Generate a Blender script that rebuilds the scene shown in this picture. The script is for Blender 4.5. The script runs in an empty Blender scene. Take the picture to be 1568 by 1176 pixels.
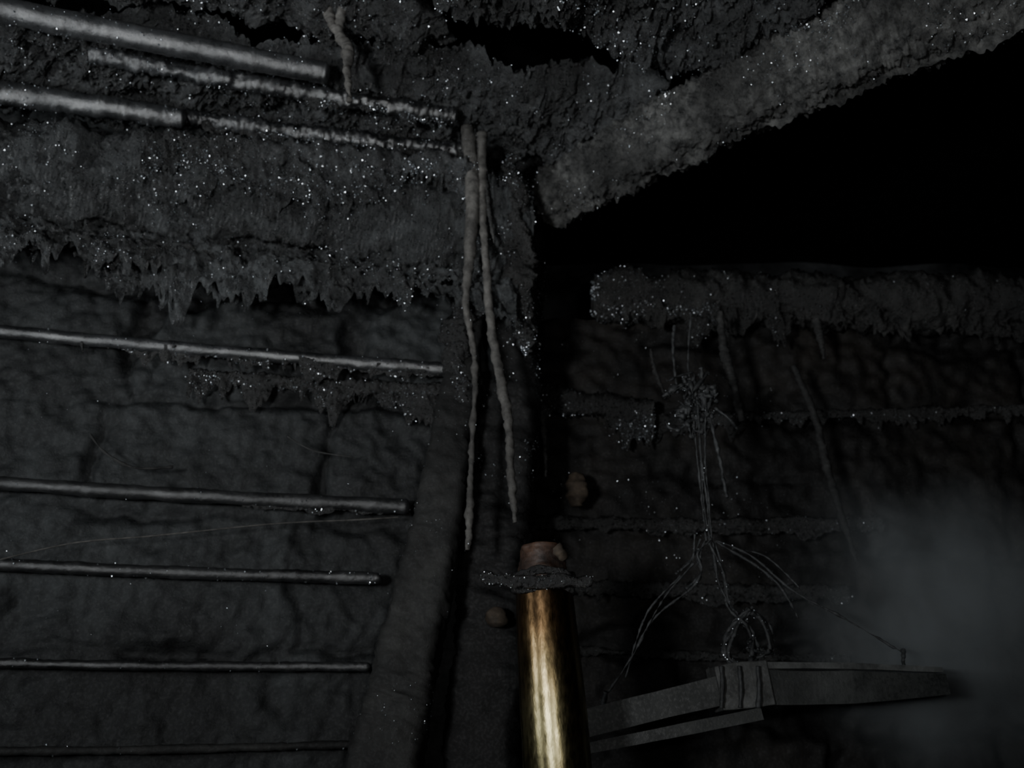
import bpy, math, random
from mathutils import Vector, noise, Quaternion
random.seed(7)
F=1300.0; CX,CY=784.0,588.0; PITCH=math.radians(23)
CAM=Vector((0,0,1.5))
R_=Vector((1,0,0)); FW=Vector((0,math.cos(PITCH),math.sin(PITCH))); UP=Vector((0,-math.sin(PITCH),math.cos(PITCH)))
def ray(px,py): return R_*((px-CX)/F)+UP*((CY-py)/F)+FW
def pY(px,py,Y):
    d=ray(px,py); return CAM+d*(Y/d.y)
def pZ(px,py,z):
    d=ray(px,py); return CAM+d*((z-CAM.z)/d.z)
LD=Vector((0.98,0.2,0)).normalized(); LN=Vector((LD.y,-LD.x,0)); L0=Vector((0,2.05,0))
RD=Vector((1,0.04,0)).normalized(); RN=Vector((RD.y,-RD.x,0)); R0=Vector((0,2.35,0))
def pP(px,py,P0,N,off):
    d=ray(px,py); return CAM+d*(((P0+N*off-CAM).dot(N))/d.dot(N))
def pL(px,py,off=0.0): return pP(px,py,L0,LN,off)
def pR(px,py,off=0.0): return pP(px,py,R0,RN,off)

# ---------------- materials
def newmat(name):
    m=bpy.data.materials.new(name); m.use_nodes=True
    nt=m.node_tree; b=nt.nodes["Principled BSDF"]; return m,nt,b
def soot(name,c1,c2,rough=0.7,spark=0.3,bump=0.6,scale=18,spec=0.5,dist=0.004,coat=0.0,lo=.3,attr=False,big=3.2):
    m,nt,b=newmat(name); N=nt.nodes; L=nt.links
    tc=N.new("ShaderNodeTexCoord")
    n1=N.new("ShaderNodeTexNoise"); n1.inputs["Scale"].default_value=scale; n1.inputs["Detail"].default_value=8; n1.inputs["Roughness"].default_value=.65
    L.new(tc.outputs["Object"],n1.inputs["Vector"])
    cr=N.new("ShaderNodeValToRGB"); cr.color_ramp.elements[0].position=.35; cr.color_ramp.elements[1].position=.68
    cr.color_ramp.elements[0].color=(*c1,1); cr.color_ramp.elements[1].color=(*c2,1)
    nb=N.new("ShaderNodeTexNoise"); nb.inputs["Scale"].default_value=big; nb.inputs["Detail"].default_value=5
    L.new(tc.outputs["Object"],nb.inputs["Vector"])
    mb=N.new("ShaderNodeMapRange"); mb.inputs["From Min"].default_value=.36; mb.inputs["From Max"].default_value=.64; mb.inputs["To Min"].default_value=lo; mb.inputs["To Max"].default_value=1.3
    L.new(nb.outputs["Fac"],mb.inputs["Value"])
    vm=N.new("ShaderNodeVectorMath"); vm.operation='SCALE'
    L.new(n1.outputs["Fac"],cr.inputs["Fac"]); L.new(cr.outputs["Color"],vm.inputs[0]); L.new(mb.outputs[0],vm.inputs["Scale"])
    o=vm.outputs[0]
    if attr:
        at=N.new("ShaderNodeAttribute"); at.attribute_name="joint_shade_tone"
        v2=N.new("ShaderNodeVectorMath"); v2.operation='SCALE'; L.new(o,v2.inputs[0]); L.new(at.outputs["Fac"],v2.inputs["Scale"]); o=v2.outputs[0]
    L.new(o,b.inputs["Base Color"])
    n2=N.new("ShaderNodeTexNoise"); n2.inputs["Scale"].default_value=150; n2.inputs["Detail"].default_value=4
    L.new(tc.outputs["Object"],n2.inputs["Vector"])
    r=N.new("ShaderNodeMapRange"); r.inputs["From Min"].default_value=.48; r.inputs["From Max"].default_value=.62
    r.inputs["To Min"].default_value=rough; r.inputs["To Max"].default_value=spark
    L.new(n2.outputs["Fac"],r.inputs["Value"]); L.new(r.outputs["Result"],b.inputs["Roughness"])
    n3=N.new("ShaderNodeTexNoise"); n3.inputs["Scale"].default_value=110; n3.inputs["Detail"].default_value=6; n3.inputs["Roughness"].default_value=.75
    L.new(tc.outputs["Object"],n3.inputs["Vector"])
    bp=N.new("ShaderNodeBump"); bp.inputs["Strength"].default_value=bump; bp.inputs["Distance"].default_value=dist
    L.new(n3.outputs["Fac"],bp.inputs["Height"]); L.new(bp.outputs["Normal"],b.inputs["Normal"])
    b.inputs["Specular IOR Level"].default_value=spec
    if coat:
        nc=N.new("ShaderNodeTexNoise"); nc.inputs["Scale"].default_value=6; nc.inputs["Detail"].default_value=6; L.new(tc.outputs["Object"],nc.inputs["Vector"])
        mc=N.new("ShaderNodeMapRange"); mc.inputs["From Min"].default_value=.40; mc.inputs["From Max"].default_value=.60; mc.inputs["To Min"].default_value=.2*coat; mc.inputs["To Max"].default_value=coat
        L.new(nc.outputs["Fac"],mc.inputs["Value"]); L.new(mc.outputs[0],b.inputs["Coat Weight"])
        b.inputs["Coat Roughness"].default_value=.28; b.inputs["Coat IOR"].default_value=1.9
        L.new(bp.outputs["Normal"],b.inputs["Coat Normal"])
    return m
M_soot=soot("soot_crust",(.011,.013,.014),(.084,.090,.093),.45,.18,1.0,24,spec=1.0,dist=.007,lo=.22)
M_sootc=soot("soot_crust_ceiling",(.008,.009,.010),(.080,.084,.086),.42,.18,1.0,24,spec=1.0,dist=.007,lo=.12,big=4.5)
M_soot_d=soot("soot_crust_dark",(.004,.004,.004),(.024,.024,.023),.45,.2,1.0,spec=1.0,dist=.006)
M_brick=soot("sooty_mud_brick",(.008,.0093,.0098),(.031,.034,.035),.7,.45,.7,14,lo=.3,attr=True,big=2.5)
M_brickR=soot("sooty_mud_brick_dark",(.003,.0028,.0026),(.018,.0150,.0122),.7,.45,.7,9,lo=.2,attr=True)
M_floor=soot("earth_floor",(.02,.017,.014),(.04,.034,.028),.9,.8,.5)
M_black=soot("roof_void_black",(.002,.002,.002),(.006,.006,.006),.9,.8,.3,spec=.1)  # near-black colour stands in for shade in the roof void and board gaps
M_back=soot("back_wall_soot",(.003,.003,.003),(.12,.125,.13),.9,.8,.3,4,spec=.1,lo=.0,big=1.3)
M_gap=soot("gap_shade_black",(.002,.002,.002),(.010,.010,.010),.7,.4,.6)  # black colour painted in for the shadow right of the corner post
M_post=soot("sooty_post_wood",(.006,.0062,.006),(.022,.022,.0205),.75,.6,.6,16,lo=.35)
M_log=soot("log_bark_soot",(.014,.015,.015),(.175,.176,.168),.6,.26,1.0,34,spec=.8,dist=.008,lo=.35,big=5)
M_strand=soot("soot_strand",(.045,.043,.040),(.14,.135,.125),.85,.7,.5,40,lo=.6)
M_strand_d=soot("soot_strand_dim",(.014,.014,.014),(.05,.05,.048),.85,.7,.5,40)
M_cord=soot("cord_soot",(.018,.019,.020),(.072,.076,.078),.6,.4,.5,60,lo=.5)
M_bar=soot("sooty_bar_wood",(.016,.018,.017),(.050,.053,.051),.6,.4,.3,14,lo=.5)
M_pole=soot("bamboo_smoked",(.010,.011,.012),(.052,.054,.057),.42,.26,.6,20,spec=1.0,dist=.003,coat=1.0)
M_pole2=soot("bamboo_smoked_dull",(.009,.0095,.010),(.036,.037,.038),.5,.33,.6,16,spec=.7,dist=.003,coat=.45)
M_rust=soot("tan_mud_lump",(.028,.021,.015),(.075,.056,.038),.9,.8,.4,40,lo=.7)
def tar(n,r,c):
    m,nt,b=newmat(n); b.inputs["Base Color"].default_value=(*c,1)
    b.inputs["Metallic"].default_value=1; b.inputs["Roughness"].default_value=r; return m
M_tar=tar("tar_glint",.34,(.72,.77,.82)); 
def pipe_mat():
    m,nt,b=newmat("smoked_brass"); N=nt.nodes;L=nt.links
    tc=N.new("ShaderNodeTexCoord"); sx=N.new("ShaderNodeSeparateXYZ"); L.new(tc.outputs["Object"],sx.inputs[0])
    mr=N.new("ShaderNodeMapRange"); mr.inputs["From Min"].default_value=1.55; mr.inputs["From Max"].default_value=1.9
    n=N.new("ShaderNodeTexNoise"); n.inputs["Scale"].default_value=25; n.inputs["Detail"].default_value=6
    mp=N.new("ShaderNodeMapping"); mp.inputs["Scale"].default_value=(1,1,.35); L.new(tc.outputs["Object"],mp.inputs[0]); L.new(mp.outputs[0],n.inputs["Vector"])
    ad=N.new("ShaderNodeMath"); ad.operation='MULTIPLY_ADD'; ad.inputs[1].default_value=.16; 
    L.new(n.outputs["Fac"],ad.inputs[0]); L.new(sx.outputs["Z"],ad.inputs[2])
    L.new(ad.outputs[0],mr.inputs["Value"])
    cr=N.new("ShaderNodeValToRGB"); e=cr.color_ramp.elements
    e[0].position=.15; e[0].color=(.27,.235,.125,1); e[1].position=1; e[1].color=(.06,.032,.020,1)
    x=e.new(.6); x.color=(.17,.105,.05,1)
    L.new(mr.outputs[0],cr.inputs[0])
    # streaky soot film
    n4=N.new("ShaderNodeTexNoise"); n4.inputs["Scale"].default_value=40; n4.inputs["Detail"].default_value=5; L.new(mp.outputs[0],n4.inputs["Vector"])
    m4=N.new("ShaderNodeMapRange"); m4.inputs["From Min"].default_value=.35; m4.inputs["From Max"].default_value=.6; m4.inputs["To Min"].default_value=.45; m4.inputs["To Max"].default_value=1.15; L.new(n4.outputs["Fac"],m4.inputs["Value"])
    v=N.new("ShaderNodeVectorMath"); v.operation='SCALE'; L.new(cr.outputs[0],v.inputs[0]); L.new(m4.outputs[0],v.inputs["Scale"])
    L.new(v.outputs[0],b.inputs["Base Color"])
    b.inputs["Metallic"].default_value=1
    n2=N.new("ShaderNodeTexNoise"); n2.inputs["Scale"].default_value=160; L.new(mp.outputs[0],n2.inputs["Vector"])
    r=N.new("ShaderNodeMapRange"); r.inputs["To Min"].default_value=.18; r.inputs["To Max"].default_value=.42
    L.new(n2.outputs["Fac"],r.inputs["Value"]); L.new(r.outputs[0],b.inputs["Roughness"])
    bp=N.new("ShaderNodeBump"); bp.inputs["Strength"].default_value=.3; bp.inputs["Distance"].default_value=.001
    L.new(n2.outputs["Fac"],bp.inputs["Height"]); L.new(bp.outputs[0],b.inputs["Normal"])
    return m
M_pipe=pipe_mat()

# ---------------- mesh builder
def nz(p,f,o=0.0): return noise.noise(Vector((p.x*f+o,p.y*f+o*1.7,p.z*f-o)))
def catmull(pts,n):
    P=[Vector(p) for p in pts]; 
    if len(P)==2: return [P[0].lerp(P[1],i/n) for i in range(n+1)]
    out=[];m=len(P)-1
    for k in range(n+1):
        s=k/n*m;i=min(int(s),m-1);t=s-i
        p0=P[max(i-1,0)];p1=P[i];p2=P[i+1];p3=P[min(i+2,m)]
        out.append(.5*((2*p1)+(p2-p0)*t+(2*p0-5*p1+4*p2-p3)*t*t+(3*p1-p0-3*p2+p3)*t**3))
    return out
def lerpl(v,t):
    if not isinstance(v,(list,tuple)): return v
    s=t*(len(v)-1);i=min(int(s),len(v)-2);return v[i]+(v[i+1]-v[i])*(s-i)
class B:
    def __init__(s): s.v=[];s.f=[];s.m=[];s.g=None
    def tube(s,pts,rad,rings=60,segs=14,amp=0.0,freq=20,fine=0.0,mat=0,flat=1.0,sq=0,seed=0.0,up=None,down=0.0,grit=0.0,a0=0.0):
        C=catmull(pts,rings); base=len(s.v); n=len(C); out=[]
        for i,c in enumerate(C):
            t=(C[min(i+1,n-1)]-C[max(i-1,0)]).normalized()
            u=up or Vector((0,0,1))
            if abs(t.dot(u))>.9: u=Vector((0,-1,0))
            side=t.cross(u).normalized(); nn=side.cross(t).normalized()
            r=lerpl(rad,i/(n-1))
            for j in range(segs):
                a=a0+2*math.pi*j/segs; ca,sa=math.cos(a),math.sin(a)
                k=1.0
                if sq: k=1/((abs(ca)**sq+abs(sa)**sq)**(1/sq))
                d=side*ca*k+nn*sa*k*flat
                p=c+d*r
                o=0
                if amp: o+=amp*(nz(p,freq,seed)+.5*nz(p,freq*2.3,seed+3))
                if fine: o+=fine*nz(p,freq*6,seed+9)
                if grit: 
                    o+=grit*(abs(nz(p,55,2))+.7*abs(nz(p,110,6))-.3)
                if down and d.z<0: o+=down*max(0,nz(p,freq*1.6,seed+21))*(-d.z)
                dn=d.normalized()
                p=p+dn*o
                s.v.append(p); out.append((p,dn))
        for i in range(n-1):
            for j in range(segs):
                a=base+i*segs+j;b=base+i*segs+(j+1)%segs
                s.f.append((a,b,b+segs,a+segs));s.m.append(mat)
        s.f.append(tuple(base+j for j in range(segs))[::-1]);s.m.append(mat)
        s.f.append(tuple(base+(n-1)*segs+j for j in range(segs)));s.m.append(mat)
        return out
    def drips(s,a,b,count,l0,l1,r0,r1,mat=0,spread=.02,mask=None):
        for _ in range(count):
            t=random.random(); p=Vector(a).lerp(Vector(b),t)
            if nz(p,5,4)<random.uniform(-.5,.1): continue
            p=p+Vector((random.uniform(-spread,spread),random.uniform(-spread,spread),random.uniform(0,spread)))
            l=random.uniform(l0,l1)*(random.random()**.7); r=random.uniform(r0,r1)
            q=[p+Vector((0,0,r)),p+Vector((random.uniform(-.1,.1)*l,0,-l*.5)),p+Vector((random.uniform(-.2,.2)*l,random.uniform(-.1,.1)*l,-l))]
            s.tube(q,[r*1.6,r*random.uniform(.7,1.1),r*.35],rings=7,segs=7,amp=r*.7,freq=60,mat=mat,seed=random.random()*50)
    def curtain(s,a,b,L,n=260,mat=0,seed=0.0,yamp=.012,rows=16,sharp=1.0):
        a=Vector(a);b=Vector(b); nrm=(b-a).cross(Vector((0,0,1))).normalized()
        if nrm.y>0: nrm=-nrm
        def fn(u,v):
            c=a.lerp(b,u)
            l=.15+1.5*max(0,nz(c,4,seed))+1.3*max(0,nz(c,13,seed+2))+.6*max(0,nz(c,40,seed+5))*sharp+.25*nz(c,110,seed+7)
            l=max(.05,l)*L
            p=c-Vector((0,0,l*v))
            k=yamp*(1-.5*v)*(nz(p,22,seed)+.8*nz(p,50,seed+1)+.5*nz(p,100,seed+3))
            return p+nrm*(k+.01*(1-v))
        p=s.sheet(fn,n,rows,mat)
        return [(q,(nrm-Vector((0,0,.3))).normalized()) for q in p]
    def flake(s,p,r,mat=1):
        base=len(s.v)
        a=Vector((random.gauss(0,1),random.gauss(0,1),random.gauss(0,1))).normalized()
        b=a.orthogonal().normalized(); b.rotate(Quaternion(a,random.random()*6.28)); c=a.cross(b)
        for d in (a,-a,b,-b,c,-c): s.v.append(p+d*r*random.uniform(.6,1.2))
        for f in ((0,2,4),(2,1,4),(1,3,4),(3,0,4),(2,0,5),(1,2,5),(3,1,5),(0,3,5)):
            s.f.append(tuple(base+i for i in f)); s.m.append(mat)
    def flakes(s,surf,count,r0=.0012,r1=.003,mat=1,freq=7,th=0.0,facing=True):
        k=0;tr=0; count=int(count*.85)
        while k<count and tr<count*12:
            tr+=1
            p,n=random.choice(surf)
            if facing and n.dot((CAM-p).normalized())<0: continue
            if nz(p,freq,5.5)+.5*nz(p,25,2)<th: continue
            jit=Vector((random.uniform(-1,1),random.uniform(-1,1),random.uniform(-1,1)))*.006
            s.flake(p+jit-n*n.dot(jit)+n*.0005,(r0+(r1-r0)*random.random()**2),mat);k+=1
    def sheet(s,fn,nu,nv,mat=0,keep=None):
        base=len(s.v); out=[]
        for i in range(nu+1):
            for j in range(nv+1):
                s.v.append(fn(i/nu,j/nv)); out.append(s.v[-1])
        for i in range(nu):
            for j in range(nv):
                a=base+i*(nv+1)+j
                s.f.append((a,a+nv+1,a+nv+2,a+1));s.m.append(mat)
        return out
    def finish(s,name,mats,parent=None,smooth=True):
        me=bpy.data.meshes.new(name); me.from_pydata([tuple(v) for v in s.v],[],s.f)
        for m in mats: me.materials.append(m)
        me.polygons.foreach_set("material_index",s.m)
        me.polygons.foreach_set("use_smooth",[smooth and mats[i] is not M_tar for i in s.m])
        if s.g:
            at=me.attributes.new("joint_shade_tone",'FLOAT','POINT')
            at.data.foreach_set("value",s.g+[1.0]*(len(s.v)-len(s.g)))
        me.update()
        o=bpy.data.objects.new(name,me); bpy.context.collection.objects.link(o)
        if parent: o.parent=parent
        return o

# ---------------- walls: stacked mud bricks, heavily sooted
def brick(u,z,bw,bh,P,dep=.032):
    uu=u+.03*nz(P,2.6)+.035*nz(P,7,4)+.016*nz(P,20,2); zz=z+.03*nz(P,2.0,8)+.026*nz(P,8,1)+.013*nz(P,22,5)
    row=math.floor(zz/bh); fz=(zz/bh-row)
    off=(math.sin(row*12.9)*.5+.5)*bw; col=math.floor((uu+off)/bw); fu=((uu+off)/bw)%1
    du=min(fu,1-fu)*bw; dz=min(fz,1-fz)*bh; d=min(du,dz)
    w=.024+.07*max(0,nz(P,3.5,3)+.05)
    g=max(0,min(1,(w-d)/.03))*min(1,max(0,.5+1.8*nz(P,3,9)))
    h=math.sin(row*7.3+col*5.1)*43.7; h=h-math.floor(h)
    return -dep*g*g*(3-2*g)+.014*(h-.5), (1-.7*g)*(.68+.45*h)  # relief, then colour factor: shade painted into joints, random tone per brick
b=B(); G=[]
def wl(u,v):
    U=-3.2+u*3.25; z=v*3.12
    p=L0+LD*U+Vector((0,0,z)); d,g=brick(U,z,.54,.285,p); G.append(g)
    return p+LN*(d+.007*nz(p,6)+.010*nz(p,19)+.008*nz(p,45)+.004*nz(p,90))
pts=b.sheet(wl,420,400); b.g=G
surf=[(p,LN) for p in pts if p.z>1.6]
b.flakes(surf,900,.0007,.0018,th=.05)
b.finish("wall_left",[M_brick,M_tar])

b=B(); G=[]
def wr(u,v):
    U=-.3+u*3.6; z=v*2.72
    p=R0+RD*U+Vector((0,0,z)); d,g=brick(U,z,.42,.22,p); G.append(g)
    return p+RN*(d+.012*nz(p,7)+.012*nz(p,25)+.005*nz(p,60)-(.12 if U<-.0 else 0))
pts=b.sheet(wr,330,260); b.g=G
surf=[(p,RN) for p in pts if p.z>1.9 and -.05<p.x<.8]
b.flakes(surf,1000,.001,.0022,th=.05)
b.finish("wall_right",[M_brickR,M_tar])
b=B()
b.sheet(lambda u,v:Vector((-3.3+6.6*u,3.42+.05*nz(Vector((u*9,v*5,0)),2),3.6*v)),160,90)
s=b.tube([Vector((-3,3.3,3.0)),Vector((0,3.32,2.96)),Vector((3.2,3.3,2.99))],.05,rings=120,segs=16,amp=.012,freq=9)
b.finish("wall_back",[M_back,M_tar])
b=B()
b.sheet(lambda u,v:Vector((3.3,-1.2+4.65*u,3.6*v)),20,20)
b.finish("wall_side",[M_back])

# floor, ceiling
b=B()
b.sheet(lambda u,v:Vector((-3.3+6.6*u,-1.2+4.65*v,0.01*nz(Vector((u*6,v*5,0)),2))),60,40)
b.finish("floor",[M_floor])
b=B()
b.sheet(lambda u,v:Vector((-3.3+6.6*u,-.8+4.3*v,3.55+.03*nz(Vector((u*6,v*5,0)),2))),80,60)
b.finish("ceiling",[M_black])

# ceiling boards (soot laden slabs between dark gaps)
def slab(name,px,z,n=(170,40),amp=.022,nfl=900,mat=None,lift=.07,fr=(.0012,.0034),th=-.05):
    c=[pZ(x,y,z) for x,y in px] # TL TR BR BL
    b=B(); nu,nv=n
    def fn(u,v):
        p=(c[0].lerp(c[1],u)).lerp(c[3].lerp(c[2],u),v)
        e=min(v,1-v,u*3,(1-u)*3)+.12*nz(p,8,1)+.08*nz(p,22,3)
        l=lift*max(0,1-e/.2)**1.5
        k=amp*(1.4*nz(p,8)+.9*abs(nz(p,24,3))+.8*abs(nz(p,52,6))+.4*nz(p,120,2))
        q=Vector((nz(p,16,7),nz(p,16,11),0))*.02
        return p+q+Vector((0,0,l-k))
    pts=b.sheet(fn,nu,nv)
    b.flakes([(p,Vector((0,-.5,-1)).normalized()) for p in pts],nfl,fr[0],fr[1],freq=6,th=th)
    return b.finish(name,[mat or M_sootc,M_tar])
slab("ceiling_board",[(-400,-330),(640,-110),(690,95),(-400,-60)],3.10,(300,80),.030,1800,None)
slab("ceiling_board",[(-400,-30),(1050,150),(905,260),(-400,200)],3.06,(420,90),.042,5600,th=-.1)
slab("ceiling_board",[(560,-170),(1480,-140),(1080,125),(590,0)],3.04,(280,110),.050,5600,th=-.1)

# sooty wall-plate beam, left
b=B()
A=pL(-260,240,.08); Bp=pL(800,360,.08)
s=b.tube([A,A.lerp(Bp,.5),A.lerp(Bp,.95),Bp],[.110,.120,.130,.10],rings=460,segs=64,amp=.042,freq=8,fine=.007,sq=3,down=.03,grit=.022)
b.flakes(s,3000,.001,.003,th=.0)
for k in range(3):
    o=.13+.03*k
    s=b.curtain(pL(-260,300+k*10,o),pL(790,430+k*8,o),.12,n=520,seed=k*9.1,yamp=.035)
    b.flakes(s,700,.001,.003,th=-.0)
b.drips(pL(-260,330,.12),pL(760,460,.12),50,.03,.08,.004,.012,spread=.03)
b.finish("wall_plate_beam",[M_soot,M_tar])
# ragged pole in front of it
b=B()
A=pL(225,215,.22);Bq=pL(735,262,.22)
s=b.tube([A,A.lerp(Bq,.5)+Vector((0,0,.006)),Bq],[.018,.028,.026],rings=220,segs=20,amp=.018,freq=22,fine=.005,down=.02,grit=.014)
for k in range(2): s+=b.curtain(A+Vector((0,.02*k,-.01)),Bq+Vector((0,.02*k,-.01)),.11,n=330,seed=3+k*7,yamp=.025,sharp=1.3)
b.drips(A-Vector((0,0,.02)),Bq-Vector((0,0,.02)),40,.03,.075,.003,.009,spread=.015)
b.flakes(s,3200,.0012,.0036,th=-.2)
b.finish("soot_crusted_pole",[M_sootc,M_tar])

# ---------------- smoked bamboo poles on the left
def pole(a,bb,r0,r1,nodes=2,drip=0,nfl=40,mat=None,name="bamboo_pole",dl=.05,amp=.002,skirt=0.0,s0=.3,grit=0.0):
    b=B(); n=220; rr=[]
    for i in range(n+1):
        t=i/n; r=r0+(r1-r0)*t
        for k in range(1,nodes+1):
            d=abs(t-(k-.4)/nodes); r+=.0018*math.exp(-(d/.006)**2)
        if i>n-4: r*=(.92,.8,.55,.3)[i-n+3]
        rr.append(r)
    mid=a.lerp(bb,.5)+Vector((0,0,-.006))
    s=b.tube([a,mid,bb],rr,rings=n,segs=20,amp=amp,freq=12,fine=.0008,down=.006 if drip else 0,grit=grit)
    if drip: b.drips(a.lerp(bb,.38)-Vector((0,0,r0*.6)),bb-Vector((0,0,r0*.6)),drip,.01,dl,.002,.006,spread=.008,mat=2)
    if skirt:
        q=b.curtain(a.lerp(bb,s0)-Vector((0,0,r0*.5)),bb-Vector((0,0,r0*.5)),skirt,n=330,seed=a.z*7,yamp=.014,mat=2,sharp=1.3); s=s+q+q
    b.flakes(s,nfl,.001,.003,th=-.1)
    return b.finish(name,[mat or M_pole,M_tar,M_soot_d])
pole(pZ(-300,-48,2.98),pZ(505,113,2.98),.031,.025,2,0,120,grit=.003)
pole(pZ(138,84,2.99),pZ(700,178,3.0),.019,.02,2,30,1100,dl=.03,amp=.007,skirt=.04,grit=.010)
pole(pZ(-300,92,2.93),pZ(285,182,2.93),.030,.024,2,0,200,amp=.006,grit=.005)
pole(pZ(280,178,2.96),pZ(715,232,2.98),.018,.02,2,50,1100,dl=.04,amp=.008,skirt=.06,s0=0,grit=.012)
pole(pL(-300,478,.06),pL(690,566,.06),.014,.017,3,40,450,amp=.003,skirt=.05,s0=.45,grit=.002)
pole(pL(-300,718,.06),pL(628,776,.06),.014,.017,2,15,120,dl=.025,skirt=.018,s0=.7,grit=.002,mat=M_pole2)
pole(pL(-300,848,.06),pL(585,886,.06),.013,.014,2,0,80,M_pole2,grit=.002)
pole(pL(-300,1006,.06),pL(568,1021,.06),.009,.010,2,0,30,M_pole2,grit=.002)
pole(pL(-300,1150,.05),pL(560,1139,.05),.007,.008,2,0,15,M_post,grit=.002)
pole(pL(290,572,.03),pL(680,598,.03),.013,.016,2,60,700,M_soot_d,"soot_crusted_lath",.07,.006,.09,0,.012)
pole(pL(-100,345,.17),pL(360,385,.17),.010,.012,2,30,250,M_soot,"soot_crusted_lath",.05,.008,.05,0,.012)

# ---------------- corner post
b=B()
q=[pY(742,235,2.0),pY(722,480,1.98),pY(683,740,1.93),pY(625,1010,1.9),pY(585,1190,1.88)]
g=q[-1]+(q[-1]-q[-3]).normalized()*((q[-1].z)/abs((q[-1]-q[-3]).normalized().z))
q=q+[q[-1].lerp(g,.5),g]
s=b.tube(q,[.03,.035,.053,.064,.070,.085,.09],rings=300,segs=40,amp=.012,freq=9,fine=.004,sq=5,grit=.010)
b.flakes([x for x in s if x[0].z>1.5],350,.001,.002,th=0)
b.finish("corner_post",[M_post,M_tar])
b=B()
q=[pY(800,190,2.12),pY(770,700,2.1),pY(735,1190,2.08)]
q.append(Vector((q[-1].x-.05,q[-1].y,0)))
s=b.tube(q,[.08,.085,.09,.09],rings=260,segs=40,amp=.016,freq=10,fine=.004,sq=4,grit=.014)
b.flakes([x for x in s if x[0].z>2.1],1500,.001,.003,th=.0)
b.finish("dark_gap_post",[M_gap,M_tar])  # blackened post standing in for the shaded gap at the back corner
b=B()
s=b.tube([pY(778,245,1.86),pY(790,330,1.86),pY(798,430,1.9),pY(805,540,1.95)],[.02,.036,.036,.015],rings=110,segs=30,amp=.03,freq=16,fine=.006,grit=.016)
s2=b.tube([pY(712,430,1.93),pY(698,520,1.93),pY(708,620,1.92)],[.02,.035,.012],rings=60,segs=24,amp=.024,freq=16,fine=.006,grit=.014)
b.flakes(s+s2,900,.0012,.003,th=-.2)
b.finish("soot_crust_clump",[M_soot_d,M_tar])

# ---------------- big log beam
b=B()
a=pZ(838,305,2.95); c=pZ(1170,130,2.97); d=pZ(1420,15,2.98); e=pZ(1800,-160,3.0)
s=b.tube([a,c,d,e],[.074,.092,.110,.13],rings=500,segs=90,amp=.018,freq=12,fine=.006,down=.03,grit=.024)
b.flakes(s,2400,.001,.003,th=.05)
b.curtain(a-Vector((0,0,.06)),e-Vector((0,0,.12)),.035,n=460,seed=2,yamp=.02)
b.drips(a-Vector((0,0,.08)),e-Vector((0,0,.12)),40,.01,.03,.003,.007,spread=.03)
b.finish("roof_log_beam",[M_log,M_tar])

# ---------------- right wall plate log & poles
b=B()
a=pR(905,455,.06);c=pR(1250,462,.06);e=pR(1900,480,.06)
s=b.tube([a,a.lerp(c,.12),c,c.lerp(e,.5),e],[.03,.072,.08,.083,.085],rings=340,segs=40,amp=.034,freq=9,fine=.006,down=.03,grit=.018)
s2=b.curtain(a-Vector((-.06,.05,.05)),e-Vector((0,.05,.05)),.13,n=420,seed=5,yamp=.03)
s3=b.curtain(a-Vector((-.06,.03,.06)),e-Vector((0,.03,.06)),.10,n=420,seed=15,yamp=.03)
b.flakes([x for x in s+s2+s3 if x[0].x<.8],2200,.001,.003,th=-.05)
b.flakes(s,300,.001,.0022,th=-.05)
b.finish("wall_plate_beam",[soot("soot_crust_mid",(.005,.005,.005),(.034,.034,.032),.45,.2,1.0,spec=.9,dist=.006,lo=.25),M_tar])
def rp(p0,p1,r,drip,nfl,off=.07,sk=.05,g=.012,am=.008): return pole(pR(*p0,off),pR(*p1,off),r,r,2,drip,nfl,M_soot_d,"soot_crusted_lath",.05,am,sk,0,g)
rp((805,600),(1000,628),.030,20,1100,sk=.10,am=.016)
rp((1000,640),(1800,615),.010,20,250,.02,.07)
rp((770,800),(1350,800),.016,6,200,.05,.03)
rp((735,892),(1300,905),.016,4,160,.08,.03)
rp((680,985),(1300,1010),.009,0,20,.02,0)

# ---------------- soot strands
def strand(name,pp,rad,mat,Y,amp=.003,freq=35,rings=160,nfl=0):
    b=B(); s=b.tube([pY(x,y,Y) for x,y in pp],rad,rings=rings,segs=12,amp=amp,freq=freq,fine=.0008,grit=.005)
    if nfl: b.flakes(s,nfl,.0008,.0016,th=-1)
    return b.finish(name,[mat,M_tar])
strand("soot_strand",[(716,195),(724,300),(718,400),(714,470),(727,560),(722,700),(719,790),(716,842)],[.016,.020,.014,.009,.008,.006,.0055,.009,.003],M_strand,1.8,nfl=30)
strand("soot_strand",[(738,205),(738,300),(744,400),(752,500),(768,590),(778,640),(782,720),(789,800)],[.014,.011,.009,.010,.011,.012,.009,.009,.005],M_strand,1.8,nfl=30)
strand("soot_strand",[(742,260),(748,320),(757,372)],[.004,.006,.002],M_strand_d,1.8)
strand("soot_strand",[(541,-60),(520,40),(533,75),(531,110),(536,155)],[.006,.012,.016,.008,.003],M_strand,1.5,amp=.006)
strand("soot_strand",[(498,-20),(505,30),(525,60)],[.008,.011,.006],M_strand,1.5,amp=.006)
strand("soot_strand",[(1102,478),(1110,540),(1124,590),(1136,645)],[.007,.013,.011,.008],M_strand_d,2.1)
strand("soot_strand",[(1215,560),(1248,640),(1262,700),(1285,780),(1312,860)],[.008,.010,.011,.009,.005],M_strand_d,2.2)
strand("soot_strand",[(130,370),(132,400),(130,425)],[.008,.006,.003],M_strand_d,1.75)
strand("soot_strand",[(996,535),(1004,570),(1020,610)],[.003,.005,.004],M_strand_d,2.1)
strand("soot_strand",[(1250,490),(1256,520),(1262,550)],[.012,.009,.003],M_strand_d,2.2)
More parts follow.
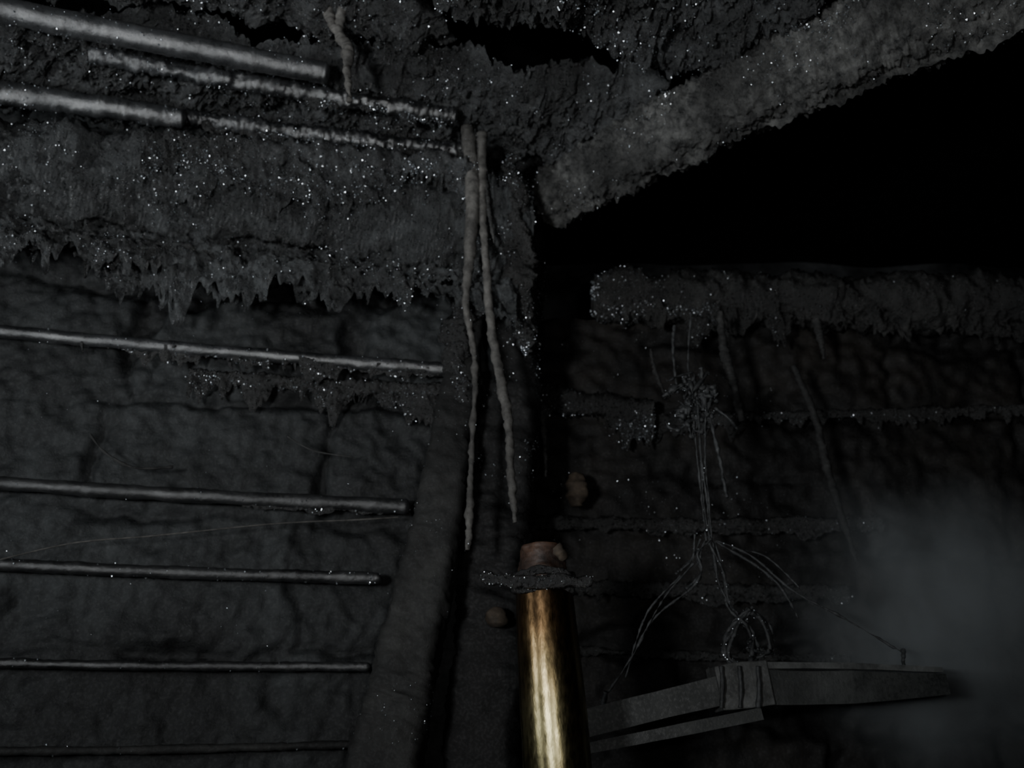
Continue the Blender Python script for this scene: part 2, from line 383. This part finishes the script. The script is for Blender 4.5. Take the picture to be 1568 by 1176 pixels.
strand("soot_strand",[(830,630),(834,680),(836,730)],[.008,.006,.002],M_strand_d,2.15)
def lump(name,px,py,Y,r,mat,sx=1,sz=1.3):
    b=B(); c=pY(px,py,Y)
    b.tube([c+Vector((0,0,r*sz)),c+Vector((0,0,.3*r)),c-Vector((0,0,r*.6)),c-Vector((0,0,r*sz))],[r*.3,r*sx,r*.9,r*.25],rings=24,segs=20,amp=r*.35,freq=30,fine=.002)
    return b.finish(name,[mat])
lump("mud_dauber_nest",884,750,2.25,.036,M_rust)
lump("mud_dauber_nest",762,945,1.95,.024,M_rust,1,.9)
lump("mud_dauber_nest",1366,338,3.22,.035,M_strand_d)

# ---------------- brass pipe
root=bpy.data.objects.new("brass_pipe",None); bpy.context.collection.objects.link(root)
YP=1.6
b=B(); t0=pY(832,893,YP); t1=pY(854,1176,YP); dr=(t1-t0).normalized(); bot=t0+dr*(t0.z/abs(dr.z))
b.tube([t0,t0.lerp(bot,.5),bot],[.052]+[.0590]*6,rings=160,segs=64,amp=.0008,freq=8)
b.finish("tube_body",[M_pipe],root)
b=B(); tt=pY(830,836,YP)
b.tube([tt,tt.lerp(t0,.5),t0+dr*.03],[.036,.042,.043],rings=40,segs=40,amp=.006,freq=30,fine=.002)
b.finish("tube_top",[soot("scorched_top",(.012,.007,.005),(.10,.052,.032),.6,.5,.4,22,lo=.2,big=14)],root)
b=B()
for k,dz in enumerate((.0,-.014,.012)):
    c=t0+Vector((0,0,dz)); ring=[c+Vector((math.cos(i/16*6.283)*.053,math.sin(i/16*6.283)*.053,.004*math.sin(i+k))) for i in range(17)]
    b.tube(ring,.0075,rings=80,segs=10,amp=.003,freq=50)
s=b.tube([pY(740,884,1.56),pY(800,890,1.53),pY(905,890,1.56)],[.012,.012,.010],rings=60,segs=12,amp=.006,freq=40)
b.flakes(s,60,.001,.0022,th=-1)
b.finish("wire_tie",[M_soot_d,M_tar],root)
b=B(); c=pY(858,848,1.57)
b.tube([c+Vector((-.01,0,.012)),c,c+Vector((.008,0,-.012))],[.008,.014,.007],rings=14,segs=12,amp=.008,freq=50)
b.finish("bark_scrap",[M_rust],root)

# ---------------- hanging plank yoke with cords
root=bpy.data.objects.new("hanging_wooden_yoke",None); bpy.context.collection.objects.link(root)
YB=1.85
b=B(); Q=math.pi/4
b.tube([pY(880,1112,YB),pY(1000,1082,YB),pY(1110,1056,YB)],[.042,.044,.046],rings=40,segs=4,flat=.85,a0=Q,amp=.002,freq=10)
b.tube([pY(1160,1054,YB),pY(1300,1054,YB),pY(1445,1048,YB)],[.050,.046,.028],rings=40,segs=4,flat=.95,a0=Q,amp=.002,freq=10)
b.tube([pY(893,1147,YB-.03),pY(1020,1122,YB-.03),pY(1165,1093,YB-.03)],[.014,.016,.016],rings=40,segs=4,a0=Q,amp=.001,freq=14)
b.finish("beam",[M_bar],root,smooth=False)
b=B()
b.tube([pY(1165,1019,YB-.03),pY(1300,1020,YB-.03),pY(1442,1026,YB-.02)],[.009,.008,.007],rings=40,segs=4,a0=Q,amp=.001,freq=14)
b.finish("top_rail",[soot("pale_edge_wood",(.04,.042,.041),(.11,.115,.112),.5,.35,.3,20,lo=.6)],root,smooth=False)  # thin strip along the right plank's top, paler than its body
b=B()
b.tube([pY(1094,1056,YB-.0),pY(1135,1050,YB-.0),pY(1172,1046,YB-.0)],[.060,.063,.060],rings=24,segs=4,a0=Q,amp=.003,freq=18,flat=1)
o=b.finish("binding_block",[soot("pale_binding",(.030,.031,.030),(.11,.113,.11),.7,.4,.5,30,lo=.7)],root,smooth=False)
bv=o.modifiers.new("bev",'BEVEL'); bv.width=.005; bv.segments=2; bv.limit_method='ANGLE'; bv.angle_limit=math.radians(50)
b=B()
for k in range(3):
    x=1104+k*28
    b.tube([pY(x,1020,YB-.050),pY(x+2,1050,YB-.054),pY(x+1,1084,YB-.052)],.004,rings=16,segs=8,amp=.003,freq=50)
b.finish("binding_wraps",[M_cord],root)
def cord(b,pp,r,Y=YB,am=.003,w=0.0,fl=0,rings=70):
    P=[]
    for x,y in pp: P.append(pY(x+random.uniform(-w,w),y+random.uniform(-w,w),Y+random.uniform(-.015,.015)))
    s=b.tube(P,r,rings=rings,segs=7,amp=am,freq=60)
    if fl: b.flakes(s,fl,.0008,.002,th=-1)
b=B()
for k in range(4):
    cord(b,[(1062+k*5,620),(1068+k*4,700),(1072+k*5,770),(1082+k*4,830)],.0022,w=4,fl=12)
cord(b,[(1085,630),(1100,700),(1112,760)],.004,w=2)
for k in range(3):
    cord(b,[(1090,830),(1103,880),(1112,920),(1132,945)],.0028,w=5,fl=14)
for k in range(3):
    cord(b,[(1085,828),(1072,850),(1068,880),(1050,905)],.0025,w=6,fl=10)
    cord(b,[(1068,822),(1058,850),(1040,880)],.002,w=6,fl=5)
for k in range(4):
    cord(b,[(1150,935),(1122,960),(1113,1000),(1128,1022)],.004,w=7,fl=30)
    cord(b,[(1145,935),(1170,955),(1180,990),(1160,1000),(1148,985)],.0036,w=7,fl=26)
    cord(b,[(1132,945),(1150,965),(1158,1000),(1150,1022)],.0036,w=7,fl=20)
cord(b,[(1095,828),(1150,850),(1215,905),(1290,945),(1385,1000)],.0022,w=1,fl=10)
cord(b,[(1095,830),(1160,870),(1200,905),(1224,945)],.0028,w=2,fl=8)
cord(b,[(1120,840),(1170,852),(1222,900)],.0018,w=2)
cord(b,[(1050,905),(1000,950),(965,1010),(925,1072)],.0022,w=2)
cord(b,[(1040,880),(990,940),(955,1040)],.0018,w=3)
cord(b,[(1065,860),(1020,915),(978,985)],.0015,w=3)
cord(b,[(1382,995),(1384,1020)],.005); cord(b,[(928,1060),(924,1080)],.006)
for k in range(34):
    x=random.uniform(1010,1100);y=random.uniform(575,650)
    cord(b,[(x,y),((x+1070)/2+random.uniform(-20,20),y+random.uniform(-20,22)),(1068+random.uniform(-35,30),random.uniform(600,655))],random.uniform(.0015,.007),am=.009,fl=4,rings=24)
cord(b,[(1030,500),(1028,540),(1036,600)],.004,Y=2.0,w=3); cord(b,[(1058,480),(1052,560),(1066,620)],.003,Y=2.0,w=3)
cord(b,[(1095,625),(1115,640),(1128,655)],.003)
b.finish("suspension_cord",[M_cord,M_tar],root)

# ---------------- cobweb threads
b=B()
b.tube([pL(-20,862,.1),pL(110,832,.1),pL(240,820,.1),pL(420,802,.1),pL(545,796,.1),pL(610,792,.06)],.0018,rings=120,segs=6,amp=.0006,freq=80)
b.finish("cobweb_thread",[M_strand,M_tar])
b=B()
b.tube([pL(138,665,.08),pL(160,692,.1),pL(205,716,.1),pL(265,715,.08)],[.0015,.003,.003,.003],rings=60,segs=6,amp=.002,freq=50)
b.finish("cobweb_thread",[M_strand_d,M_tar])
b=B()
b.tube([pL(440,668,.1),pL(480,690,.1),pL(540,700,.1)],.0018,rings=60,segs=6,amp=.001,freq=50)
b.finish("cobweb_thread",[M_strand_d,M_tar])

# ---------------- smoke
bpy.ops.mesh.primitive_uv_sphere_add(segments=32,ring_count=16,location=pY(1435,950,2.0))
sm=bpy.context.object; sm.name="smoke_haze"; sm.scale=(.42,.27,.44)
m=bpy.data.materials.new("smoke"); m.use_nodes=True; nt=m.node_tree; nt.nodes.clear(); N=nt.nodes;L=nt.links
out=N.new("ShaderNodeOutputMaterial"); vol=N.new("ShaderNodeVolumePrincipled"); vol.inputs["Color"].default_value=(.8,.87,.91,1)
tc=N.new("ShaderNodeTexCoord"); ln=N.new("ShaderNodeVectorMath"); ln.operation='LENGTH'; L.new(tc.outputs["Object"],ln.inputs[0])
mr=N.new("ShaderNodeMapRange"); mr.interpolation_type='SMOOTHSTEP'; mr.inputs["From Min"].default_value=0; mr.inputs["From Max"].default_value=.97; mr.inputs["To Min"].default_value=1; mr.inputs["To Max"].default_value=0
L.new(ln.outputs["Value"],mr.inputs["Value"])
n=N.new("ShaderNodeTexNoise"); n.inputs["Scale"].default_value=1.8; n.inputs["Detail"].default_value=3; L.new(tc.outputs["Object"],n.inputs["Vector"])
m2=N.new("ShaderNodeMapRange"); m2.inputs["From Min"].default_value=.35; m2.inputs["From Max"].default_value=.68; m2.inputs["To Max"].default_value=7; L.new(n.outputs["Fac"],m2.inputs["Value"])
mu=N.new("ShaderNodeMath"); mu.operation='MULTIPLY'; L.new(mr.outputs[0],mu.inputs[0]); L.new(m2.outputs[0],mu.inputs[1])
L.new(mu.outputs[0],vol.inputs["Density"]); L.new(vol.outputs[0],out.inputs["Volume"])
sm.data.materials.append(m)

# ---------------- light, world, camera
def area(name,loc,tgt,size,energy,col,spread=180):
    l=bpy.data.lights.new(name,'AREA'); l.size=size; l.energy=energy; l.color=col; l.spread=math.radians(spread)
    o=bpy.data.objects.new(name,l); o.location=loc; o.rotation_euler=(Vector(tgt)-Vector(loc)).to_track_quat('-Z','Y').to_euler()
    bpy.context.collection.objects.link(o)
area("pole_highlight_fill",(-2.6,-.1,1.75),(-1.0,1.9,3.3),.3,14,(.92,.97,1),130)  # added lamp off to the left, placed for the pole highlights
area("doorway_light",(-.7,-.3,1.6),(.3,1.9,3.3),.2,13,(.96,.985,1),122)
area("pipe_glint_fill",(.12,-.05,1.58),(.2,1.9,2.6),.06,3.0,(1,.985,.96),180)  # added weak lamp near the camera for pipe highlight and glints
w=bpy.data.worlds.new("World"); bpy.context.scene.world=w; w.use_nodes=True
w.node_tree.nodes["Background"].inputs[0].default_value=(.5,.6,.65,1); w.node_tree.nodes["Background"].inputs[1].default_value=.008
cd=bpy.data.cameras.new("Camera"); cd.sensor_width=36; cd.lens=36*F/1568; cd.clip_start=.02
cd.dof.use_dof=True; cd.dof.focus_distance=1.35; cd.dof.aperture_fstop=4.5
co=bpy.data.objects.new("Camera",cd); co.location=CAM; co.rotation_euler=(math.pi/2+PITCH,0,0)
bpy.context.collection.objects.link(co); bpy.context.scene.camera=co
